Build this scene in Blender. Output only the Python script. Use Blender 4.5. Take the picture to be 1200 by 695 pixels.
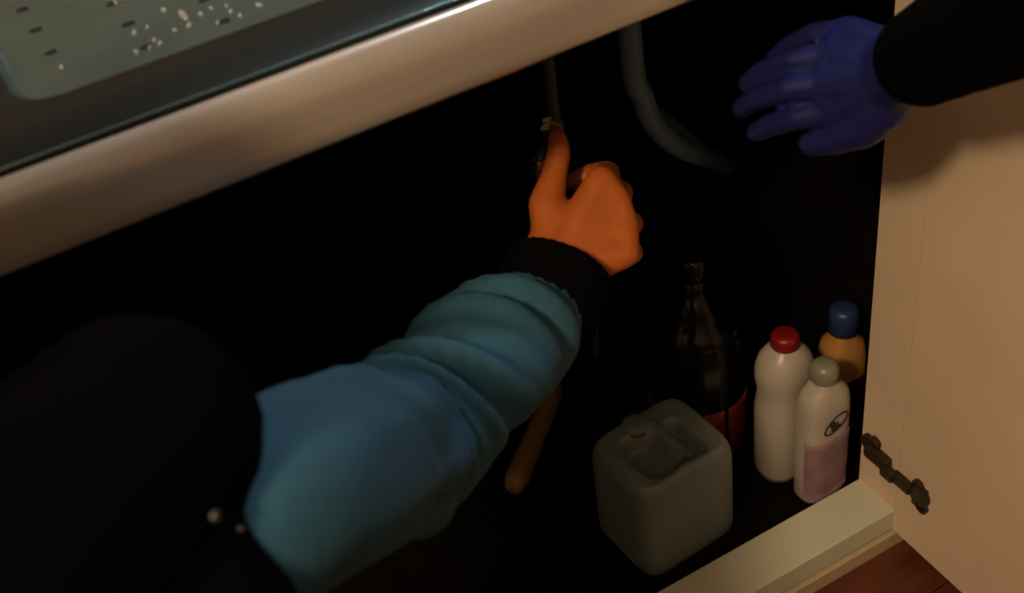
import bpy, bmesh, math, random
from mathutils import Vector, Matrix
random.seed(7)
for o in list(bpy.data.objects): bpy.data.objects.remove(o)
S = bpy.context.scene
COL = S.collection

# ------------------------------------------------------------------ camera
FPX = 1580.0
AX = Vector((0.86148624, -0.396745, 0.31691461))      # world X seen from the camera (right, down, forward)
AY = Vector((-0.49490538, -0.51638386, 0.69886793))
AZ = Vector((-0.11362277, -0.75890784, -0.64120882))
CAM = Vector((-0.70611573, -0.67548958, 1.1248175))
def to_world(v): return Vector((AX.dot(v), AY.dot(v), AZ.dot(v)))
def ray(px, py): return to_world(Vector((px-600, py-347.5, FPX))).normalized()
def P(px, py, d): return CAM + ray(px, py)*d
def on(px, py, axis, val):
    r = ray(px, py); return CAM + r*((val-CAM[axis])/r[axis])
cd = bpy.data.cameras.new('camera'); cam = bpy.data.objects.new('camera', cd); COL.objects.link(cam)
R3 = Matrix((to_world(Vector((1,0,0))), to_world(Vector((0,-1,0))), to_world(Vector((0,0,-1))))).transposed()
cam.matrix_world = Matrix.Translation(CAM) @ R3.to_4x4()
cd.sensor_width = 36; cd.lens = 36*FPX/1200; cd.clip_start = 0.02
cd.dof.use_dof = True; cd.dof.focus_distance = 1.25; cd.dof.aperture_fstop = (cd.lens/1000)/0.0065
S.camera = cam

# ------------------------------------------------------------------ light and exposure
w = bpy.data.worlds.new('world'); S.world = w; w.use_nodes = True
w.node_tree.nodes['Background'].inputs[0].default_value = (0.35, 0.45, 0.6, 1)
w.node_tree.nodes['Background'].inputs[1].default_value = 0.004
def lamp(name, loc, power, col, size, target=None, spot=None):
    if spot:
        l = bpy.data.lights.new(name, 'SPOT'); l.spot_size = spot; l.spot_blend = .5; l.shadow_soft_size = size
    elif target is None:
        l = bpy.data.lights.new(name, 'POINT'); l.shadow_soft_size = size
    else:
        l = bpy.data.lights.new(name, 'AREA'); l.shape = 'DISK'; l.size = size
    l.energy = power; l.color = col
    o = bpy.data.objects.new(name, l); COL.objects.link(o); o.location = loc
    if target is not None:
        o.rotation_euler = (Vector(target)-Vector(loc)).to_track_quat('-Z', 'Y').to_euler()
    return o
lamp('ceiling_lamp', (-1.70, -1.05, 2.10), 125, (1.0, 0.70, 0.42), 0.10)
lamp('sink_lamp', (0.03, 0.12, 1.75), 17.0, (0.78, 0.88, 1.0), 0.035)
vs = S.view_settings
vs.view_transform = 'Standard'; vs.look = 'None'; vs.gamma = 1; vs.use_curve_mapping = False; vs.exposure = 0.0

# ------------------------------------------------------------------ materials
def mat(name, col, rough=0.5, metal=0.0, noise=0.0, scale=20, bump=0.0, bscale=200, coat=0.0, sss=0.0, stretch=None, spec=None, trans=0.0):
    m = bpy.data.materials.new(name); m.use_nodes = True
    nt = m.node_tree; b = nt.nodes['Principled BSDF']
    b.inputs['Base Color'].default_value = (*col, 1); b.inputs['Roughness'].default_value = rough; b.inputs['Metallic'].default_value = metal
    b.inputs['Coat Weight'].default_value = coat; b.inputs['Coat Roughness'].default_value = .16
    if spec is not None: b.inputs['Specular IOR Level'].default_value = spec
    if trans: b.inputs['Transmission Weight'].default_value = trans
    if sss:
        b.inputs['Subsurface Weight'].default_value = sss; b.inputs['Subsurface Radius'].default_value = (.012, .004, .0015); b.inputs['Subsurface Scale'].default_value = 0.5
    tc = nt.nodes.new('ShaderNodeTexCoord'); src = tc.outputs['Object']
    if stretch:
        mp = nt.nodes.new('ShaderNodeMapping'); mp.inputs['Scale'].default_value = stretch
        nt.links.new(src, mp.inputs[0]); src = mp.outputs[0]
    if noise:
        n = nt.nodes.new('ShaderNodeTexNoise'); n.inputs['Scale'].default_value = scale; n.inputs['Detail'].default_value = 5
        r = nt.nodes.new('ShaderNodeValToRGB')
        r.color_ramp.elements[0].position = .3; r.color_ramp.elements[1].position = .7
        r.color_ramp.elements[0].color = (*[c*(1-noise) for c in col], 1); r.color_ramp.elements[1].color = (*[min(1, c*(1+noise)) for c in col], 1)
        nt.links.new(src, n.inputs[0]); nt.links.new(n.outputs[0], r.inputs[0]); nt.links.new(r.outputs[0], b.inputs['Base Color'])
    if bump:
        n2 = nt.nodes.new('ShaderNodeTexNoise'); n2.inputs['Scale'].default_value = bscale; n2.inputs['Detail'].default_value = 4
        bp = nt.nodes.new('ShaderNodeBump'); bp.inputs['Strength'].default_value = bump; bp.inputs['Distance'].default_value = .002
        nt.links.new(src, n2.inputs[0]); nt.links.new(n2.outputs[0], bp.inputs['Height']); nt.links.new(bp.outputs[0], b.inputs['Normal'])
    return m
M = dict(
    wall=mat('wall_paint', (.30, .25, .19), .8, noise=.1, scale=4),
    ceil=mat('ceiling_paint', (.35, .32, .28), .9),
    plank=mat('red_brown_wood', (.085, .022, .010), .45, noise=.35, scale=6, stretch=(2, 14, 2)),
    floorb=mat('dark_subfloor', (.02, .012, .008), .9),
    beige=mat('beige_laminate', (.62, .50, .38), .55, noise=.05, scale=9, bump=.05, bscale=60),
    cream=mat('cream_paint', (.52, .54, .45), .5, noise=.05, scale=12),
    plinth=mat('tan_plinth', (.42, .34, .22), .6),
    inner=mat('shade_dark_board', (.004, .003, .0025), .9, noise=.4, scale=8, spec=.05),  # near-black board colour carries the shade of the unlit cabinet interior
    nose=mat('satin_counter_edge', (.45, .42, .385), .24, coat=1.0, metal=.35, noise=.04, scale=30, stretch=(.3, 6, 6)),
    flange=mat('dark_reflection_steel', (.004, .009, .011), .40, spec=.25, noise=.2, scale=60, stretch=(.2, 10, 10)),  # dark room reflection is put into the rim's near-black base colour
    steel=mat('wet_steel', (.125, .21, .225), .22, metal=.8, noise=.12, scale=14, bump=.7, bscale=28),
    hole=mat('dark_hole', (.004, .004, .004), .8),
    water=mat('water', (.95, .97, 1), .02, spec=.9, trans=.75),
    bronze=mat('bronze_hinge', (.05, .035, .015), .45, metal=.6),
    canister=mat('milky_plastic', (.15, .185, .19), .4, noise=.06, scale=10, sss=.1),
    bottle=mat('white_plastic', (.40, .375, .335), .35, noise=.04, scale=20),
    pink=mat('pink_label', (.42, .27, .33), .5, noise=.2, scale=40),
    redcap=mat('red_cap', (.18, .005, .005), .4),
    greycap=mat('grey_green_cap', (.20, .21, .16), .35),
    ink=mat('black_ink', (.02, .018, .016), .6),
    yellow=mat('yellow_plastic', (.40, .20, .05), .4),
    bluecap=mat('blue_cap', (.015, .035, .12), .4),
    black=mat('black_gloss_plastic', (.003, .003, .004), .16, spec=.4),
    redlabel=mat('red_label', (.28, .03, .025), .45, noise=.15, scale=30),
    maroon=mat('maroon_band', (.035, .008, .010), .6),
    wood=mat('tan_wood', (.22, .13, .05), .6, noise=.2, scale=14, stretch=(12, 12, 1)),
    brass=mat('brass', (.75, .55, .22), .25, metal=1),
    hose=mat('black_rubber', (.012, .012, .012), .5, bump=.4, bscale=500),
    pipe=mat('grey_pvc', (.10, .18, .26), .45),
    skin=mat('skin', (.42, .105, .016), .55, noise=.08, scale=60, sss=.15, bump=.15, bscale=300),
    nail=mat('nail', (.55, .25, .12), .3),
    teal=mat('teal_quilted_cloth', (.015, .085, .145), .85, noise=.12, scale=35, bump=.25, bscale=260),
    knit=mat('black_knit', (.0025, .0025, .003), .95, bump=.5, bscale=500, spec=.03),
    vest=mat('black_cloth', (.0012, .0012, .0015), .95, bump=.2, bscale=200, spec=.03),
    jeans=mat('dark_blue_denim', (.012, .02, .05), .9, noise=.3, scale=200, spec=.1),
    shoe=mat('black_leather', (.01, .01, .01), .4),
    snap=mat('pewter_snap', (.20, .20, .21), .35, metal=.9),
    hair=mat('dark_hair', (.008, .006, .005), .6),
    eye=mat('eye_white', (.8, .8, .78), .2), iris=mat('iris', (.03, .015, .008), .2), lip=mat('lip', (.40, .10, .06), .5),
    glove=mat('blue_rubber', (.009, .013, .085), .42, spec=.35, noise=.08, scale=30, bump=.15, bscale=150),
)

# ------------------------------------------------------------------ mesh helpers
def link(name, me, m, parent=None, smooth=True):
    o = bpy.data.objects.new(name, me); COL.objects.link(o)
    if m is not None:
        me.materials.clear(); me.materials.append(m)
    if smooth:
        for p in me.polygons: p.use_smooth = True
    if parent is not None: o.parent = parent
    return o
def tag(o, label=None, cat=None, group=None, kind=None):
    if label: o['label'] = label
    if cat: o['category'] = cat
    if group: o['group'] = group
    if kind: o['kind'] = kind
    return o
def empty(name, loc=(0, 0, 0), rz=0):
    o = bpy.data.objects.new(name, None); COL.objects.link(o); o.location = loc; o.rotation_euler = (0, 0, rz); o.empty_display_size = .05
    return o
def fin(bm, name, m, parent=None, smooth=True):
    bmesh.ops.recalc_face_normals(bm, faces=bm.faces)
    me = bpy.data.meshes.new(name); bm.to_mesh(me); bm.free()
    return link(name, me, m, parent, smooth)
def box_bm(lo, hi, bev=0.0, seg=2, bm=None):
    t = bmesh.new(); bmesh.ops.create_cube(t, size=1)
    lo, hi = Vector(lo), Vector(hi)
    for v in t.verts: v.co = Vector(((v.co[i]+.5)*(hi[i]-lo[i])+lo[i] for i in range(3)))
    if bev: bmesh.ops.bevel(t, geom=t.edges[:], offset=bev, segments=seg, affect='EDGES', profile=.5)
    if bm is None: return t
    merge(bm, t); return bm
def merge(dst, src):
    me = bpy.data.meshes.new('tmp'); src.to_mesh(me); src.free(); dst.from_mesh(me); bpy.data.meshes.remove(me)
def box(name, lo, hi, m, parent=None, bev=0.0, seg=2):
    return fin(box_bm(lo, hi, bev, seg), name, m, parent, smooth=False)
def loft(rings, cap=True, closed=True):
    bm = bmesh.new(); vr = [[bm.verts.new(p) for p in r] for r in rings]
    n = len(rings[0])
    for a, b in zip(vr, vr[1:]):
        for i in range(n if closed else n-1):
            j = (i+1) % n; bm.faces.new((a[i], a[j], b[j], b[i]))
    if cap and closed: bm.faces.new(vr[0][::-1]); bm.faces.new(vr[-1])
    return bm
def sring(cx, cy, z, rx, ry, e=2.0, n=40, a0=0, a1=2*math.pi, closed=True):
    out = []
    for i in range(n):
        t = a0+(a1-a0)*i/(n if closed else n-1); c, s = math.cos(t), math.sin(t)
        out.append(Vector((cx+rx*math.copysign(abs(c)**(2/e), c), cy+ry*math.copysign(abs(s)**(2/e), s), z)))
    return out
def prof_at(prof, z):
    for (z0, a0, b0), (z1, a1, b1) in zip(prof, prof[1:]):
        if z0 <= z <= z1 and z1 > z0:
            t = (z-z0)/(z1-z0); return a0+(a1-a0)*t, b0+(b1-b0)*t
    return prof[-1][1:]
def lathe_part(name, prof, m, parent, e=2.0, n=40, cx=0, cy=0):
    return fin(loft([sring(cx, cy, z, a, b, e, n) for z, a, b in prof]), name, m, parent)
def band(name, prof, z0, z1, a0, a1, m, parent, e=2.0, off=.0006, nz=8, n=30):
    rs = []
    for k in range(nz+1):
        z = z0+(z1-z0)*k/nz; a, b = prof_at(prof, z); rs.append(sring(0, 0, z, a+off, b+off, e, n, a0, a1, False))
    bm = loft(rs, False, False)
    bmesh.ops.solidify(bm, geom=bm.faces[:], thickness=.0004)
    return fin(bm, name, m, parent)
def catmull(pts, k=10):
    pts = [Vector(p) for p in pts]; q = [pts[0]*2-pts[1]]+pts+[pts[-1]*2-pts[-2]]; out = []
    for i in range(1, len(q)-2):
        a, b, c, d = q[i-1:i+3]
        for j in range(k):
            t = j/k; out.append(.5*((2*b)+(c-a)*t+(2*a-5*b+4*c-d)*t*t+(3*b-a-3*c+d)*t**3))
    out.append(pts[-1]); return out
def tube_bm(pts, rad, n=16, disp=None, up=(0, 0, 1)):
    N = len(pts); rings = []; u = Vector(up)
    for i, p in enumerate(pts):
        t = (pts[min(i+1, N-1)]-pts[max(i-1, 0)]).normalized()
        u = (u-t*u.dot(t)).normalized(); v = t.cross(u); s = i/(N-1)
        r = rad(s) if callable(rad) else rad
        ring = []
        for k in range(n):
            a = 2*math.pi*k/n; rr = r+(disp(s, a) if disp else 0)
            ring.append(p+(u*math.cos(a)+v*math.sin(a))*rr)
        rings.append(ring)
    return loft(rings)
def caps_bm(segs):
    bm = bmesh.new()
    for a, ra, b, rb in segs:
        t = bmesh.new()
        for p, r in ((Vector(a), ra), (Vector(b), rb)):
            bmesh.ops.create_icosphere(t, subdivisions=2, radius=r, matrix=Matrix.Translation(p))
        h = bmesh.ops.convex_hull(t, input=t.verts[:])
        bmesh.ops.delete(t, geom=[g for g in h['geom_interior'] if isinstance(g, bmesh.types.BMVert)], context='VERTS')
        merge(bm, t)
    return bm
def flesh(name, segs, m, parent, voxel=.003, it=6):
    """tapered limbs fused to one continuous skin"""
    o = fin(caps_bm(segs), name, m, parent)
    r = o.modifiers.new('fuse', 'REMESH'); r.mode = 'VOXEL'; r.voxel_size = voxel; r.use_smooth_shade = True
    s = o.modifiers.new('smooth', 'SMOOTH'); s.iterations = it; s.factor = .5
    dg = bpy.context.evaluated_depsgraph_get(); me = bpy.data.meshes.new_from_object(o.evaluated_get(dg))
    o.modifiers.clear(); old = o.data; o.data = me; bpy.data.meshes.remove(old)
    me.materials.clear(); me.materials.append(m)
    for p in me.polygons: p.use_smooth = True
    return o
def chain(pts, rads): return [(pts[i], rads[i], pts[i+1], rads[i+1]) for i in range(len(pts)-1)]

FZ = -0.055
# ------------------------------------------------------------------ the room
fl = box('floor', (-2.3, -2.8, FZ-.06), (1.3, .65, FZ-.006), M['floorb']); tag(fl, 'red-brown wooden plank floor in front of the cabinet', 'floor', kind='structure')
pm = box_bm((0, 0, 0), (1.196, .1285, .008), .0012, 1)
pme = bpy.data.meshes.new('plank'); pm.to_mesh(pme); pm.free(); pme.materials.append(M['plank'])
for j in range(26):
    for i in range(4):
        x = -2.3-.3*(j % 4)+i*1.2
        if x < -2.3: x = -2.3
        if x+1.196 > 1.3: x = 1.3-1.196-.0
        if i == 3 and j % 4 == 0: continue
        o = bpy.data.objects.new('plank', pme); COL.objects.link(o); o.parent = fl; o.location = (x, -2.8+.13*j, FZ-.008)
def structure(name, lo, hi, m, label, cat): return tag(box(name, lo, hi, m), label, cat, kind='structure')
structure('wall_back', (-2.3, .60, FZ), (1.3, .65, 2.4), M['wall'], 'dim plain wall behind the sink cabinet', 'wall')
structure('wall_left', (-2.35, -2.8, FZ), (-2.3, .65, 2.4), M['wall'], 'dim plain side wall of the kitchen', 'wall')
structure('wall_right', (1.3, -2.8, FZ), (1.35, .65, 2.4), M['wall'], 'dim plain wall beyond the open cabinet door', 'wall')
structure('wall_front', (-2.3, -2.85, FZ), (1.3, -2.8, 2.4), M['wall'], 'dim plain wall facing the sink', 'wall')
structure('ceiling', (-2.3, -2.8, 2.4), (1.3, .65, 2.45), M['ceil'], 'plain pale kitchen ceiling', 'ceiling')

# ------------------------------------------------------------------ sink cabinet
cab = tag(empty('sink_cabinet', (0, 0, FZ)), 'open under-sink cabinet with dark interior and cream front frame', 'cabinet')
def cpart(name, lo, hi, m, bev=0.0, parent=None):
    o = box(name, lo, hi, m, None, bev); o.parent = parent or cab; o.matrix_parent_inverse = Matrix.Translation((0, 0, -FZ)); return o
cpart('bottom_rail', (-1.25, 0, -.030), (.0195, .055, 0), M['cream'], .0015)
cpart('plinth', (-1.25, -.004, FZ), (.09, .03, -.034), M['plinth'], .001)
cpart('frame_stile', (.0, .0, .0003), (.06, .055, .697), M['beige'], 0)
cpart('frame_stile', (-1.25, .0002, .0003), (-1.19, .055, .697), M['beige'], .0008)
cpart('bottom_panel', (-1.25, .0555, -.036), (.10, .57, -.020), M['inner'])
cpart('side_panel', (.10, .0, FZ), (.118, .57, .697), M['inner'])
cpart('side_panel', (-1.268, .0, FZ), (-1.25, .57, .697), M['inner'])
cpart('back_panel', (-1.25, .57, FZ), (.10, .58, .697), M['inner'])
def door(x0, x1, label):
    return cpart('door', (x0, -.50, -.030), (x1, -.0004, .69), M['beige'], 0)
d = door(.0, .018, '')
d['label'] = 'beige laminate door swung wide open'
def hinge(z):
    bm = bmesh.new()
    def cyl(y, zz, r, h, x=0.0):
        t = bmesh.new(); bmesh.ops.create_cone(t, cap_ends=True, segments=20, radius1=r, radius2=r, depth=h, matrix=Matrix.Translation((x-h/2, y, zz)) @ Matrix.Rotation(math.pi/2, 4, 'Y')); merge(bm, t)
    cyl(.043, z+.008, .0085, .006); cyl(.034, z+.013, .0075, .007)           # mounting plate lobes on the stile
    box_bm((-.011, .008, z-.007), (0, .042, z+.010), .003, 2, bm)             # arm
    box_bm((-.014, -.004, z-.010), (-.004, .014, z+.004), .003, 2, bm)        # knuckle
    box_bm((-.009, -.024, z-.012), (0, .002, z+.001), .002, 2, bm)            # link
    cyl(-.034, z-.006, .0125, .005); cyl(-.030, z+.006, .007, .004); cyl(-.038, z-.019, .008, .004)
    box_bm((-.004, -.044, z-.024), (0, -.024, z+.008), .0015, 2, bm)
    h = fin(bm, 'hinge', M['bronze'], None, smooth=False); h.parent = d; h['label'] = 'dark bronze concealed hinge'
    bm = bmesh.new()
    for y, zz in ((.043, z+.008), (.022, z+.002), (-.034, z+.003), (-.036, z-.017)):
        t = bmesh.new(); bmesh.ops.create_uvsphere(t, u_segments=10, v_segments=6, radius=.003, matrix=Matrix.Translation((-.006 if y > 0 else -.0045, y, zz))); merge(bm, t)
    return h
for hz in (.062, .63):
    hinge(hz)

# ------------------------------------------------------------------ countertop edge and sink
ct = tag(empty('countertop', (-.4, 0, .70)), 'countertop with pale satin rounded front edge above the cabinet', 'countertop')
def keep(o, par):
    o.parent = par; o.matrix_parent_inverse = Matrix.Translation(par.location).inverted() @ Matrix.Identity(4); return o
prof = [(-.004, .7002), (-.029, .7002), (-.0315, .7035), (-.032, .712), (-.032, .727)]
for k in range(1, 10):
    a = math.pi/2*k/9; prof.append((-.020-.012*math.cos(a), .727+.024*math.sin(a)))
prof += [(-.0185, .7495), (-.0180, .732), (-.004, .732)]
rings = [[Vector((x, y, z)) for y, z in prof] for x in [-1.45+i*.05 for i in range(49)]]
keep(fin(loft(rings), 'front_edge', M['nose'], smooth=False), ct)
for p in ct.children[0].data.polygons: p.use_smooth = abs(p.normal.x) < .5
keep(box('worktop_board', (.36, -.004, .70), (.95, .60, .744), M['nose']), ct)
keep(box('worktop_board', (-1.45, -.004, .70), (-1.02, .60, .744), M['nose']), ct)
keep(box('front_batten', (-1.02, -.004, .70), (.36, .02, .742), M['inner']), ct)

sk = tag(empty('sink', (-.3, .3, .75)), 'steel sink unit with rim coloured as dark reflection and perforated wet drainer', 'sink')
X0, X1, Y0, Y1, ZT = -.662, .25, .046, .50, .752
def rrect(x0, x1, y0, y1, r, z, n=8):
    out = []
    for cx, cy, a in ((x1-r, y1-r, 0), (x0+r, y1-r, 90), (x0+r, y0+r, 180), (x1-r, y0+r, 270)):
        for k in range(n+1):
            t = math.radians(a+90*k/n); out.append(Vector((cx+r*math.cos(t), cy+r*math.sin(t), z)))
    return out
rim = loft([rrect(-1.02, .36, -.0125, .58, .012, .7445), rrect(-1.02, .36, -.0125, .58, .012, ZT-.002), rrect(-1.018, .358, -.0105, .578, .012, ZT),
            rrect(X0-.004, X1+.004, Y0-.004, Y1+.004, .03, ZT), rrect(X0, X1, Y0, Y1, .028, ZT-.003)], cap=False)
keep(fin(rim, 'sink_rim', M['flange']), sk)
ro = keep(fin(tube_bm([Vector((x, -.0115, ZT-.0012)) for x in (-1.01, -.6, -.2, .35)], .0011, 8), 'rolled_rim_edge', M['steel']), sk)
ZB = ZT-.012
tray = bmesh.new()
rr = [rrect(X0, X1, Y0, Y1, .028, ZT-.003), rrect(X0+.003, X1-.003, Y0+.003, Y1-.003, .026, ZB+.004), rrect(X0+.008, X1-.008, Y0+.008, Y1-.008, .022, ZB)]
tray = loft(rr, cap=False)
bm2 = bmesh.new()
nx, ny = 60, 30
for j in range(ny+1):
    for i in range(nx+1):
        u = X0+.010+(X1-X0-.02)*i/nx; v = Y0+.010+(Y1-Y0-.02)*j/ny
        bm2.verts.new((u, v, ZB-.0015+.0012*math.sin(u*37+v*11)*math.cos(v*29)))
bm2.verts.ensure_lookup_table()
for j in range(ny):
    for i in range(nx):
        a = j*(nx+1)+i; bm2.faces.new([bm2.verts[q] for q in (a, a+1, a+nx+2, a+nx+1)])
merge(tray, bm2)
skirt = loft([rrect(X0+.008, X1-.008, Y0+.008, Y1-.008, .022, ZB), rrect(X0+.012, X1-.012, Y0+.012, Y1-.012, .018, ZB-.002)], cap=False); merge(tray, skirt)
keep(fin(tray, 'drainer_tray', M['steel']), sk)
hb = bmesh.new(); bmesh.ops.create_uvsphere(hb, u_segments=14, v_segments=6, radius=1)
for v in hb.verts: v.co = Vector((v.co.x*.0042, v.co.y*.0022, v.co.z*.0012))
hme = bpy.data.meshes.new('drain_slot'); hb.to_mesh(hme); hb.free(); hme.materials.append(M['hole'])
for p in hme.polygons: p.use_smooth = True
for i in range(16):
    for j in range(10):
        if (i, j) == (0, 0): continue
        x = -.628+.0505*i; y = .086+.037*j
        z = ZB-.0015+.0012*math.sin(x*37+y*11)*math.cos(y*29)
        o = bpy.data.objects.new('drain_slot', hme); COL.objects.link(o); o.location = (x, y, z+.0003); o.parent = sk; o.matrix_parent_inverse = Matrix.Translation(sk.location).inverted()
# water drops on the drainer
wb = bmesh.new(); bmesh.ops.create_uvsphere(wb, u_segments=12, v_segments=8, radius=1)
wme = bpy.data.meshes.new('water_drop'); wb.to_mesh(wme); wb.free(); wme.materials.append(M['water'])
for p in wme.polygons: p.use_smooth = True
drops = [(72, 78, 3), (158, 40, 3.5), (160, 62, 3), (173, 33, 2.5), (192, 12, 3.5), (181, 48, 2.5), (188, 52, 3), (215, 18, 5), (222, 30, 3.5), (235, 16, 3.5), (255, 26, 2.5), (270, 12, 3), (281, 17, 3), (303, 4, 3.5), (176, 57, 2.5), (265, 5, 2.5), (247, 8, 2.5), (205, 36, 2.5), (135, 3, 3)]
for px, py, r in drops:
    p = on(px, py, 2, ZB-.001); o = bpy.data.objects.new('water_drop', wme); COL.objects.link(o)
    z = ZB-.0015+.0012*math.sin(p.x*37+p.y*11)*math.cos(p.y*29)
    o.location = (p.x, p.y, z+.0003); q = r*.001; o.scale = (q*.5, q*(1.6 if r == 5 else .9), q*.5); o.rotation_euler = (0, 0, random.uniform(-.6, .6))
    tag(o, 'glinting water drop on the steel drainer', 'water drop', 'water drops on the drainer')

# ------------------------------------------------------------------ things standing in the cabinet
BZ = -.020
# white canister
cn = tag(empty('canister', (-.199, .133, BZ), math.radians(4)), 'milky white plastic canister with moulded top handle, standing by the front rail', 'canister')
hx, hy, H = .061, .052, .135
rings = [sring(0, 0, z, hx*s, hy*s, 6, 64) for z, s in ((0, .90), (.003, .96), (.010, .995), (.02, 1), (H-.03, 1), (H-.018, .992), (H-.009, .965), (H-.003, .925), (H, .87))]
def sm(a, b, x):
    t = max(0, min(1, (x-a)/(b-a))); return t*t*(3-2*t)
def top(x, y):
    def pocket(cx, cy, wx, wy, dep): return -dep*(1-sm(.72, 1.05, ((abs(x-cx)/wx)**3+(abs(y-cy)/wy)**3)**(1/3)))
    return H+pocket(-.020, -.006, .022, .034, .022)+pocket(.024, -.010, .011, .030, .018)+.004*(1-sm(.5, 1, abs(x-.004)/.012))*(1-sm(.8, 1.1, abs(y)/.045))
for k in range(1, 24):
    s = .87*(1-k/24); e = 6-3.2*k/24
    r = sring(0, 0, H, hx*s, hy*s, e, 64); rings.append([Vector((v.x, v.y, top(v.x, v.y))) for v in r])
fin(loft(rings), 'body', M['canister'], cn)
bm = loft([sring(-.006, .035, z, r, r, 2, 28) for z, r in ((H-.004, .014), (H+.002, .014), (H+.004, .0125), (H+.0045, .006))]); fin(bm, 'screw_cap', M['canister'], cn)
# white bottle with pink label
def bottle(name, loc, prof, e, m, rz, label, capprof, capm, caplabel=None, capname='cap', cat='bottle'):
    r = tag(empty(name, loc, rz), label, cat); lathe_part('body', prof, m, r, e)
    c = lathe_part(capname, capprof, capm, r, 2, 28)
    if caplabel: c['label'] = caplabel
    return r
pf = [(0, .023, .014), (.002, .0265, .017), (.008, .0285, .019), (.06, .029, .0195), (.125, .029, .0195), (.142, .028, .0185), (.152, .025, .0165), (.160, .018, .014), (.165, .0125, .0125), (.170, .012, .012)]
bp_ = bottle('detergent_bottle', (-.032, .0815, BZ), pf, 3, M['bottle'], math.radians(3), 'white detergent bottle with pink label and grey cap, beside the door frame',
             [(.168, .0135, .0135), (.170, .0148, .0148), (.182, .0148, .0148), (.186, .0135, .0135), (.190, .010, .010), (.191, .004, .004)], M['greycap'], 'grey-green screw cap')
lb = band('label', pf, .012, .096, math.radians(188), math.radians(352), M['pink'], bp_, 3); lb['label'] = 'pink lower label'
cu = bpy.data.curves.new('emblem_text', 'FONT'); cu.body = '&'; cu.size = .020; cu.align_x = 'CENTER'; cu.align_y = 'CENTER'; cu.extrude = .0004; cu.offset = .0003
to = bpy.data.objects.new('emblem_text', cu); COL.objects.link(to)
me = bpy.data.meshes.new_from_object(to.evaluated_get(bpy.context.evaluated_depsgraph_get())); bpy.data.objects.remove(to)
eb = bmesh.new(); eb.from_mesh(me)
bmesh.ops.translate(eb, verts=eb.verts[:], vec=(-.003, -.0005, 0))
el = [Vector((.0165*math.cos(t), .0088*math.sin(t), 0)) for t in [2*math.pi*k/40 for k in range(41)]]
merge(eb, tube_bm(el, .0009, 6, up=(0, 0, 1)))
bmesh.ops.transform(eb, verts=eb.verts[:], matrix=Matrix.Translation((.000, -.0203, .118)) @ Matrix.Rotation(math.pi/2, 4, 'X') @ Matrix.Rotation(math.radians(28), 4, 'Z'))
em = fin(eb, 'emblem', M['ink'], bp_, smooth=False); em['label'] = 'dark oval emblem with a looped sign'
# white bottle with red cap
pf2 = [(0, .024, .020), (.003, .029, .025), (.012, .031, .027), (.10, .031, .027), (.118, .0285, .025), (.126, .0282, .0247), (.142, .031, .0265), (.156, .031, .0265), (.170, .027, .0235), (.180, .019, .0175), (.184, .0125, .0125), (.186, .012, .012)]
bottle('detergent_bottle', (-.043, .131, BZ), pf2, 2.4, M['bottle'], 0, 'white waisted detergent bottle with red cap, behind the pink-labelled one',
       [(.183, .0135, .0135), (.185, .0152, .0152), (.197, .0146, .0146), (.200, .012, .012), (.201, .005, .005)], M['redcap'], 'red screw cap')
# yellow bottle
pf3 = [(0, .020, .018), (.003, .024, .021), (.012, .026, .023), (.105, .026, .023), (.125, .022, .020), (.135, .013, .013), (.142, .012, .012)]
yb = bottle('cleaner_bottle', (.052, .150, BZ), pf3, 2.6, M['yellow'], 0, 'yellow cleaner bottle with dark blue cap, half hidden behind the door frame',
       [(.138, .014, .014), (.140, .0165, .0165), (.168, .0155, .0155), (.172, .012, .012), (.173, .004, .004)], M['bluecap'], 'dark blue cap')
lb = band('label', pf3, .010, .082, math.radians(150), math.radians(390), M['maroon'], yb, 2.6); lb['label'] = 'dark maroon lower band'  # thin maroon sheet around the lower part of the bottle
# dark round bottle with red band
pf4 = [(0, .048, .048), (.004, .053, .053), (.012, .055, .055), (.150, .055, .055), (.160, .053, .053), (.168, .050, .050), (.171, .051, .051), (.180, .046, .046), (.200, .030, .030), (.203, .031, .031), (.212, .020, .020), (.222, .017, .017), (.240, .017, .017)]
bd = bottle('large_bottle', (-.086, .230, BZ), pf4, 2, M['black'], 0, 'large glossy black round bottle with red band near its base', [(.236, .019, .019), (.238, .0205, .0205), (.262, .0195, .0195), (.265, .016, .016), (.266, .006, .006)], M['black'])
lb = band('label', pf4, .006, .080, math.radians(150), math.radians(390), M['redlabel'], bd, 2, nz=4, n=48); lb['label'] = 'dull red band'
# wooden handle lying on the bottom panel
a = on(603, 582, 2, BZ); a.z = BZ+.0146; b = on(653, 462, 2, BZ); b.z = BZ+.0110
dirn = (b-a).normalized()
wh = fin(tube_bm([a+(b-a)*(k/12) for k in range(13)], lambda s: .0145*(1-.25*s) if 0 < s < 1 else .010, 16), 'wooden_handle', M['wood'])
tag(wh, 'short tan wooden handle lying on the cabinet bottom beside the white canister', 'handle')
# grey drain pipe
pp = [on(735, 20, 1, .22)+Vector((0, 0, .03)), on(741, 70, 1, .22), on(752, 110, 1, .22), on(766, 145, 1, .225), on(795, 172, 1, .24), on(830, 185, 1, .30), on(850, 190, 1, .42)]
pp[0].z = .735
end = pp[-1].copy(); end.y = .566; pp.append(end)
dp = tag(empty('drain_pipe', pp[0]), 'grey plastic drain pipe curving down inside the cabinet', 'pipe')
keep(fin(tube_bm(catmull(pp, 8), .0105, 16), 'pipe_bend', M['pipe']), dp)
q0 = pp[1]; keep(fin(tube_bm([q0+Vector((0, 0, .012)), q0+Vector((0, 0, .009)), q0-Vector((0, 0, .009)), q0-Vector((0, 0, .012))], .0125, 10), 'coupling_nut', M['pipe']), dp)
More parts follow.
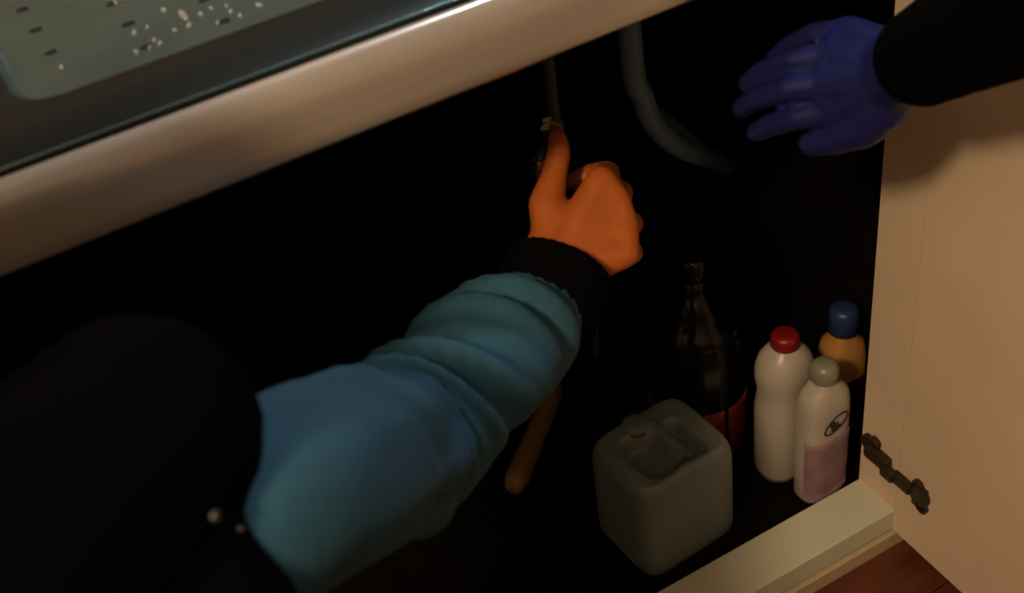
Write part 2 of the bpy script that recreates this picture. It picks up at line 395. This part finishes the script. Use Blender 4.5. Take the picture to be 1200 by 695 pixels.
# supply hose with brass nuts, in the hand
hp = [P(640, 60, 1.075), P(646, 110, 1.078), P(648, 150, 1.078), P(633, 193, 1.066), P(650, 240, 1.10), P(690, 300, 1.20), P(690, 360, 1.32)]
hp[0].z = .735
hp[-1].z = min(hp[-1].z, .2)
hs = tag(empty('supply_hose', hp[0]), 'thin black water hose with brass nuts, held by the bare hand', 'hose')
cc = catmull(hp, 8); keep(fin(tube_bm(cc, .0055, 12), 'hose_tube', M['hose']), hs)
def nut(i, r, h, nm):
    t = (cc[i+1]-cc[i-1]).normalized(); c = cc[i]
    bm = tube_bm([c-t*h*.5, c-t*h*.42, c-t*h*.1, c-t*h*.08, c+t*h*.08, c+t*h*.1, c+t*h*.42, c+t*h*.5], lambda s: r*.8 if s in (0, 1) else (r if abs(s-.5) > .15 else r*.86), 6)
    keep(fin(bm, nm, M['brass'], smooth=False), hs)['label'] = 'shiny brass nut'
nut(16, .0095, .013, 'brass_nut'); nut(24, .0075, .011, 'brass_nut')

# ------------------------------------------------------------------ person reaching in
ps = tag(empty('person', (-.8, -.55, FZ)), 'person crouching in black vest and teal sleeves, bare right hand reaching into cabinet', 'person')
def kp(o): return keep(o, ps)
V = Vector
SH, EL, WR = P(368, 562, .660), P(480, 512, .870), P(652, 318, 1.018)
LSH, LEL, LWR = V((-1.00, -.37, .71)), V((-1.13, -.20, .50)), V((-1.12, -.30, .36))
NECK, HEADC = V((-.83, -.31, .80)), V((-.86, -.24, .92))
PEL, RHIP, LHIP = V((-.83, -.74, .27)), V((-.74, -.72, .27)), V((-.92, -.72, .27))
RKN, LKN = V((-.52, -.30, .235)), V((-1.13, -.30, .27))
RAN, LAN = V((-.60, -.60, .03)), V((-1.06, -.60, .03))
K = dict(ix=P(704, 212, 1.040), md=P(721, 236, 1.040), rg=P(731, 266, 1.034), pk=P(733, 297, 1.024))
hand = []
for k, r in (('ix', .0125), ('md', .013), ('rg', .0125), ('pk', .0115)):
    hand += [(WR, .021, K[k], r)]
hand += [(K['ix'], .0125, K['md'], .0125), (K['md'], .0125, K['rg'], .0125), (K['rg'], .012, K['pk'], .0115)]
hand += [(P(648, 290, 1.035), .022, P(700, 250, 1.045), .019)]
hand += chain([K['ix'], P(712, 203, 1.078), P(690, 205, 1.098), P(672, 212, 1.090)], [.0120, .0105, .0095, .0080])
hand += chain([K['md'], P(727, 226, 1.082), P(704, 236, 1.106), P(684, 244, 1.094)], [.0122, .0108, .0098, .0082])
hand += chain([K['rg'], P(740, 262, 1.074), P(718, 268, 1.098), P(698, 272, 1.086)], [.0118, .0102, .0092, .0078])
hand += chain([K['pk'], P(741, 296, 1.058), P(724, 300, 1.080), P(706, 300, 1.072)], [.0105, .0092, .0082, .0070])
hand += chain([P(654, 292, 1.028), P(641, 240, 1.040), P(650, 205, 1.050), P(655, 178, 1.056), P(653, 160, 1.060)], [.019, .0150, .0105, .0098, .0075])
core = chain([WR, EL, SH], [.023, .030, .032]) + chain([LWR, LEL, LSH], [.026, .036, .045])
core += [(SH, .030, SH.lerp(NECK-V((0, .02, .07)), .5), .036), (SH.lerp(NECK-V((0, .02, .07)), .5), .036, NECK-V((0, .02, .07)), .06), (LSH, .045, NECK-V((0, 0, .05)), .06), (NECK-V((0, .02, .05)), .07, PEL, .10), (NECK-V((0, 0, .03)), .050, HEADC-V((0, .02, .05)), .050)]
core += chain([RHIP, RKN, RAN], [.07, .05, .035]) + chain([LHIP, LKN, LAN], [.07, .05, .035])
fw = V((.35, .80, -.48)).normalized(); up = (V((0, 0, 1))-fw*fw.z).normalized(); sd = fw.cross(up)
def hd(f, u, s): return HEADC+fw*f+up*u+sd*s
core += [(hd(-.02, .035, 0), .078, hd(.02, .03, 0), .074), (hd(.02, 0, 0), .066, hd(.035, -.075, 0), .036), (hd(.055, -.085, 0), .018, hd(.04, -.07, 0), .03),
         (hd(.088, .02, 0), .010, hd(.104, -.022, 0), .011), (hd(.085, -.024, .012), .008, hd(.085, -.024, -.012), .008)]
for s in (-1, 1): core += [(hd(-.01, .015, .078*s), .010, hd(-.008, -.025, .075*s), .008), (hd(.075, .035, .03*s), .010, hd(.07, .037, .05*s), .009)]
lh = [LWR, LWR+V((.005, -.01, -.045)), LWR+V((0, .04, -.075))]
core += [(LWR, .022, LWR+V((0, .045, -.04)), .020)]
for k in range(4):
    bpt = LWR+V((-.033+.022*k, .055, -.045)); core += chain([bpt, bpt+V((0, .035, -.012)), bpt+V((0, .05, -.036))], [.0105, .0095, .008])
core += chain([LWR+V((.02, .02, -.025)), LWR+V((.05, .035, -.045)), LWR+V((.058, .06, -.06))], [.014, .0115, .009])
kp(flesh('body', core+hand, M['skin'], None, .0028, 5))
# thumb nail
tn = P(654.5, 166, 1.0555)
bm = bmesh.new(); bmesh.ops.create_uvsphere(bm, u_segments=12, v_segments=8, radius=1)
ax = (P(653, 160, 1.06)-P(655, 178, 1.056)).normalized(); nn = (CAM-tn).normalized(); nn = (nn-ax*nn.dot(ax)).normalized(); ss = ax.cross(nn)
for v in bm.verts: c = v.co.copy(); v.co = tn+ss*c.x*.005+ax*c.y*.007+nn*(c.z*.0022-.0008)
kp(fin(bm, 'thumbnail', M['nail']))
# eyes, lips, hair
for s in (-1, 1):
    bm = bmesh.new(); bmesh.ops.create_uvsphere(bm, u_segments=14, v_segments=10, radius=.0125, matrix=Matrix.Translation(hd(.078, .012, .032*s))); e = kp(fin(bm, 'eye', M['eye']))
    bm = bmesh.new(); bmesh.ops.create_uvsphere(bm, u_segments=12, v_segments=8, radius=.006, matrix=Matrix.Translation(hd(.0855, .012, .032*s))); ir = fin(bm, 'iris', M['iris']); ir.parent = e; ir.matrix_parent_inverse = Matrix.Identity(4)
kp(flesh('lips', [(hd(.080, -.052, .022), .0045, hd(.087, -.051, 0), .006), (hd(.087, -.051, 0), .006, hd(.080, -.052, -.022), .0045)], M['lip'], None, .0015, 3))
kp(flesh('hair', [(hd(-.03, .05, 0), .084, hd(.025, .062, 0), .068), (hd(-.05, 0, 0), .070, hd(-.03, .05, 0), .080), (hd(-.06, -.04, 0), .05, hd(-.05, 0, 0), .066), (hd(.0, .05, .03), .058, hd(-.03, .0, .035), .056), (hd(.0, .05, -.03), .058, hd(-.03, .0, -.035), .056)], M['hair'], None, .004, 5))

# teal right sleeve: scrunched tube, folds as real relief
CE = P(634, 372, 1.000)
path = catmull([SH.lerp(NECK-V((0, .02, .07)), .45), SH.lerp(NECK-V((0, .02, .07)), .12)+(SH-EL)*.06, SH.lerp(EL, .35)+V((0, 0, -.0)), SH.lerp(EL, .75)+V((-.006, 0, -.010)), EL+V((-.002, 0, -.004)), EL.lerp(CE, .5)+V((0, 0, .004)), CE], 16)
def sl_rad(s):
    pts = [(0, .040), (.10, .047), (.25, .049), (.45, .050), (.58, .050), (.70, .050), (.85, .047), (.95, .044), (.985, .040), (1, .030)]
    for (a, x), (b, y) in zip(pts, pts[1:]):
        if s <= b: t = (s-a)/(b-a); t = t*t*(3-2*t); return x+(y-x)*t
    return .034
folds = [(.95, -.9, .014, .004, 1.5, .03), (.865, -1.2, .014, .022, 1.3, .07), (.80, -.2, .014, .005, 1.0, .08), (.70, -1.2, .015, .026, 1.35, .08), (.75, .2, .014, .005, 1.0, .07), (.62, -.4, .014, .007, 1.0, .09), (.57, -1.2, .013, .013, 1.0, .12), (.51, -.2, .014, .006, 1.0, .12), (.45, -.5, .014, .006, 1.2, .10), (.38, .1, .014, .005, 1.2, .08), (.30, -.3, .014, .004, 1.2, .08)]
def sl_disp(s, a):
    v = 0
    for c, ang, wd, dep, spread, slant in folds:
        da = (a-ang+math.pi) % (2*math.pi)-math.pi
        g = math.exp(-(da/spread)**2); x = (s-c-slant*da*.5)/wd
        v += -dep*g*math.exp(-x*x) + dep*.45*g*math.exp(-((abs(x)-2.0)**2))
    v += .0045*(abs(math.sin(a*3.5+s*5+.6*math.sin(s*17)))**.6-.6)*math.exp(-((s-.45)/.16)**2)
    v += .0016*math.sin(a*7+s*9)*math.exp(-((s-.4)/.22)**2)+.0012*math.sin(a*3-s*31)
    return v
FA = 0.0
su = (CAM-EL).normalized()
kp(fin(tube_bm(path, sl_rad, 72, lambda s, a: sl_disp(s, a+FA), up=su), 'sleeve', M['teal']))['label'] = 'wrinkled teal sleeve'
# black knit cuff with ribs
WC = P(658, 311, 1.016); CF = P(632, 374, 1.0); dirc = (WC-CF).normalized()
cpts = [CF-dirc*.012, CF, CF+dirc*.010]+[CF.lerp(WC, t) for t in (.35, .55, .75, .9)]+[WC+dirc*.003]
def cf(s): return .034+(.0-.0)*s
kp(fin(tube_bm(catmull(cpts, 4), lambda s: .0425-.001*s if s < .93 else .036, 80, lambda s, a: .0009*math.sin(a*26), up=su), 'cuff', M['knit']))['label'] = 'black ribbed knit cuff'
# left sleeve, vest, jeans, shoes
kp(flesh('left_sleeve', chain([LWR+(LEL-LWR)*.15, LEL, LSH], [.040, .052, .062]), M['teal'], None, .006, 6))
ves = [(NECK-V((0, .03, .09)), .115, PEL+V((0, .06, .08)), .135), (P(160, 515, .585), .055, NECK-V((0, .02, .06)), .075), (LSH, .066, NECK-V((0, .02, .06)), .075),
       (P(120, 600, .60), .060, RHIP+V((0, .08, .12)), .10), (LSH-V((-.05, .03, .05)), .07, LHIP+V((0, .08, .12)), .10), (NECK-V((0, .01, .06)), .074, NECK-V((0, .0, .005)), .068)]
ve = kp(flesh('vest', ves, M['vest'], None, .006, 6)); ve['label'] = 'black sleeveless vest'
kp(flesh('jeans', [(RHIP, .105, LHIP, .105), (PEL, .12, PEL+V((0, .03, .06)), .12)]+chain([RHIP, RKN, RAN], [.10, .068, .055])+chain([LHIP, LKN, LAN], [.10, .068, .055]), M['jeans'], None, .006, 6))['label'] = 'dark blue jeans'
for an in (RAN, LAN):
    z = FZ
    kp(flesh('shoe', [(V((an.x, an.y-.02, z+.040)), .040, V((an.x+.01, an.y+.06, z+.036)), .036), (V((an.x+.01, an.y+.06, z+.036)), .036, V((an.x+.02, an.y+.17, z+.028)), .028), (V((an.x, an.y-.02, z+.045)), .040, V((an.x, an.y-.01, z+.085)), .045)], M['shoe'], None, .004, 5))
# snap and rivet on the vest shoulder: dropped onto the vest surface
def on_vest(px, py):
    r = ray(px, py); ok, loc, nor, _ = ve.ray_cast(ve.matrix_world.inverted() @ CAM, r)
    return (loc+ps.location*0, nor) if ok else (None, None)
bpy.context.view_layer.update()
from mathutils.bvhtree import BVHTree
bt = BVHTree.FromPolygons([v.co for v in ve.data.vertices], [p.vertices for p in ve.data.polygons])
for px, py, r in ((250, 605, .0024), (280, 620, .0010)):
    loc, nor, _, _ = bt.ray_cast(CAM, ray(px, py))
    if loc is None: print('snap missed', px, py); continue
    bm = loft([[Vector((q.x, q.y, z)) for q in sring(0, 0, 0, rr_, rr_, 2, 20)] for z, rr_ in ((0, r), (.0012, r), (.0016, r*.85), (.0016, r*.55), (.0008, r*.4), (.0008, r*.05))])
    bmesh.ops.transform(bm, verts=bm.verts[:], matrix=Matrix.Translation(loc) @ nor.to_track_quat('Z', 'Y').to_matrix().to_4x4())
    kp(fin(bm, 'snap_button', M['snap']))['label'] = 'small round metal snap'

# ------------------------------------------------------------------ second arm with blue glove
GW, GE, GS = P(1050, 84, .93), P(1330, -66, .73), P(1700, -60, .60)
p2 = tag(empty('person', GS), 'arm of another person in black sleeve and blue rubber glove, reaching past the door', 'person')
def k2(o): return keep(o, p2)
g = []
KN = dict(pk=P(994, 38, .962), rg=P(978, 66, .952), md=P(973, 98, .948), ix=P(980, 129, .952))
for k, r in (('pk', .0120), ('rg', .0130), ('md', .0135), ('ix', .0130)): g += [(GW, .026, KN[k], r)]
g += [(KN['pk'], .011, KN['rg'], .012), (KN['rg'], .012, KN['md'], .013), (KN['md'], .013, KN['ix'], .0125), (GW, .028, P(1012, 88, .956), .022)]
g += chain([KN['pk'], P(954, 40, .975), P(926, 54, .992), P(908, 68, 1.003)], [.0105, .0088, .0082, .0070])
g += chain([KN['rg'], P(930, 70, .962), P(894, 84, .984), P(876, 97, 1.000)], [.0112, .0092, .0086, .0074])
g += chain([KN['md'], P(924, 103, .958), P(886, 116, .980), P(869, 127, .996)], [.0115, .0094, .0088, .0076])
g += chain([KN['ix'], P(934, 137, .962), P(902, 147, .982), P(886, 155, .994)], [.0112, .0094, .0086, .0075])
g += chain([P(1035, 115, .94), P(1012, 146, .95), P(978, 162, .962), P(950, 168, .974)], [.022, .0165, .0120, .0092])
k2(flesh('glove', g+[(GW, .027, GW.lerp(GE, .22), .029)], M['glove'], None, .0022, 4))['label'] = 'dark blue rubber glove'
k2(flesh('sleeve', chain([GW.lerp(GE, .15), GW.lerp(GE, .35), GE, GS], [.033, .036, .050, .070]), M['vest'], None, .005, 6))['label'] = 'black sleeve'
print('tris', sum(len(m.polygons) for m in bpy.data.meshes))
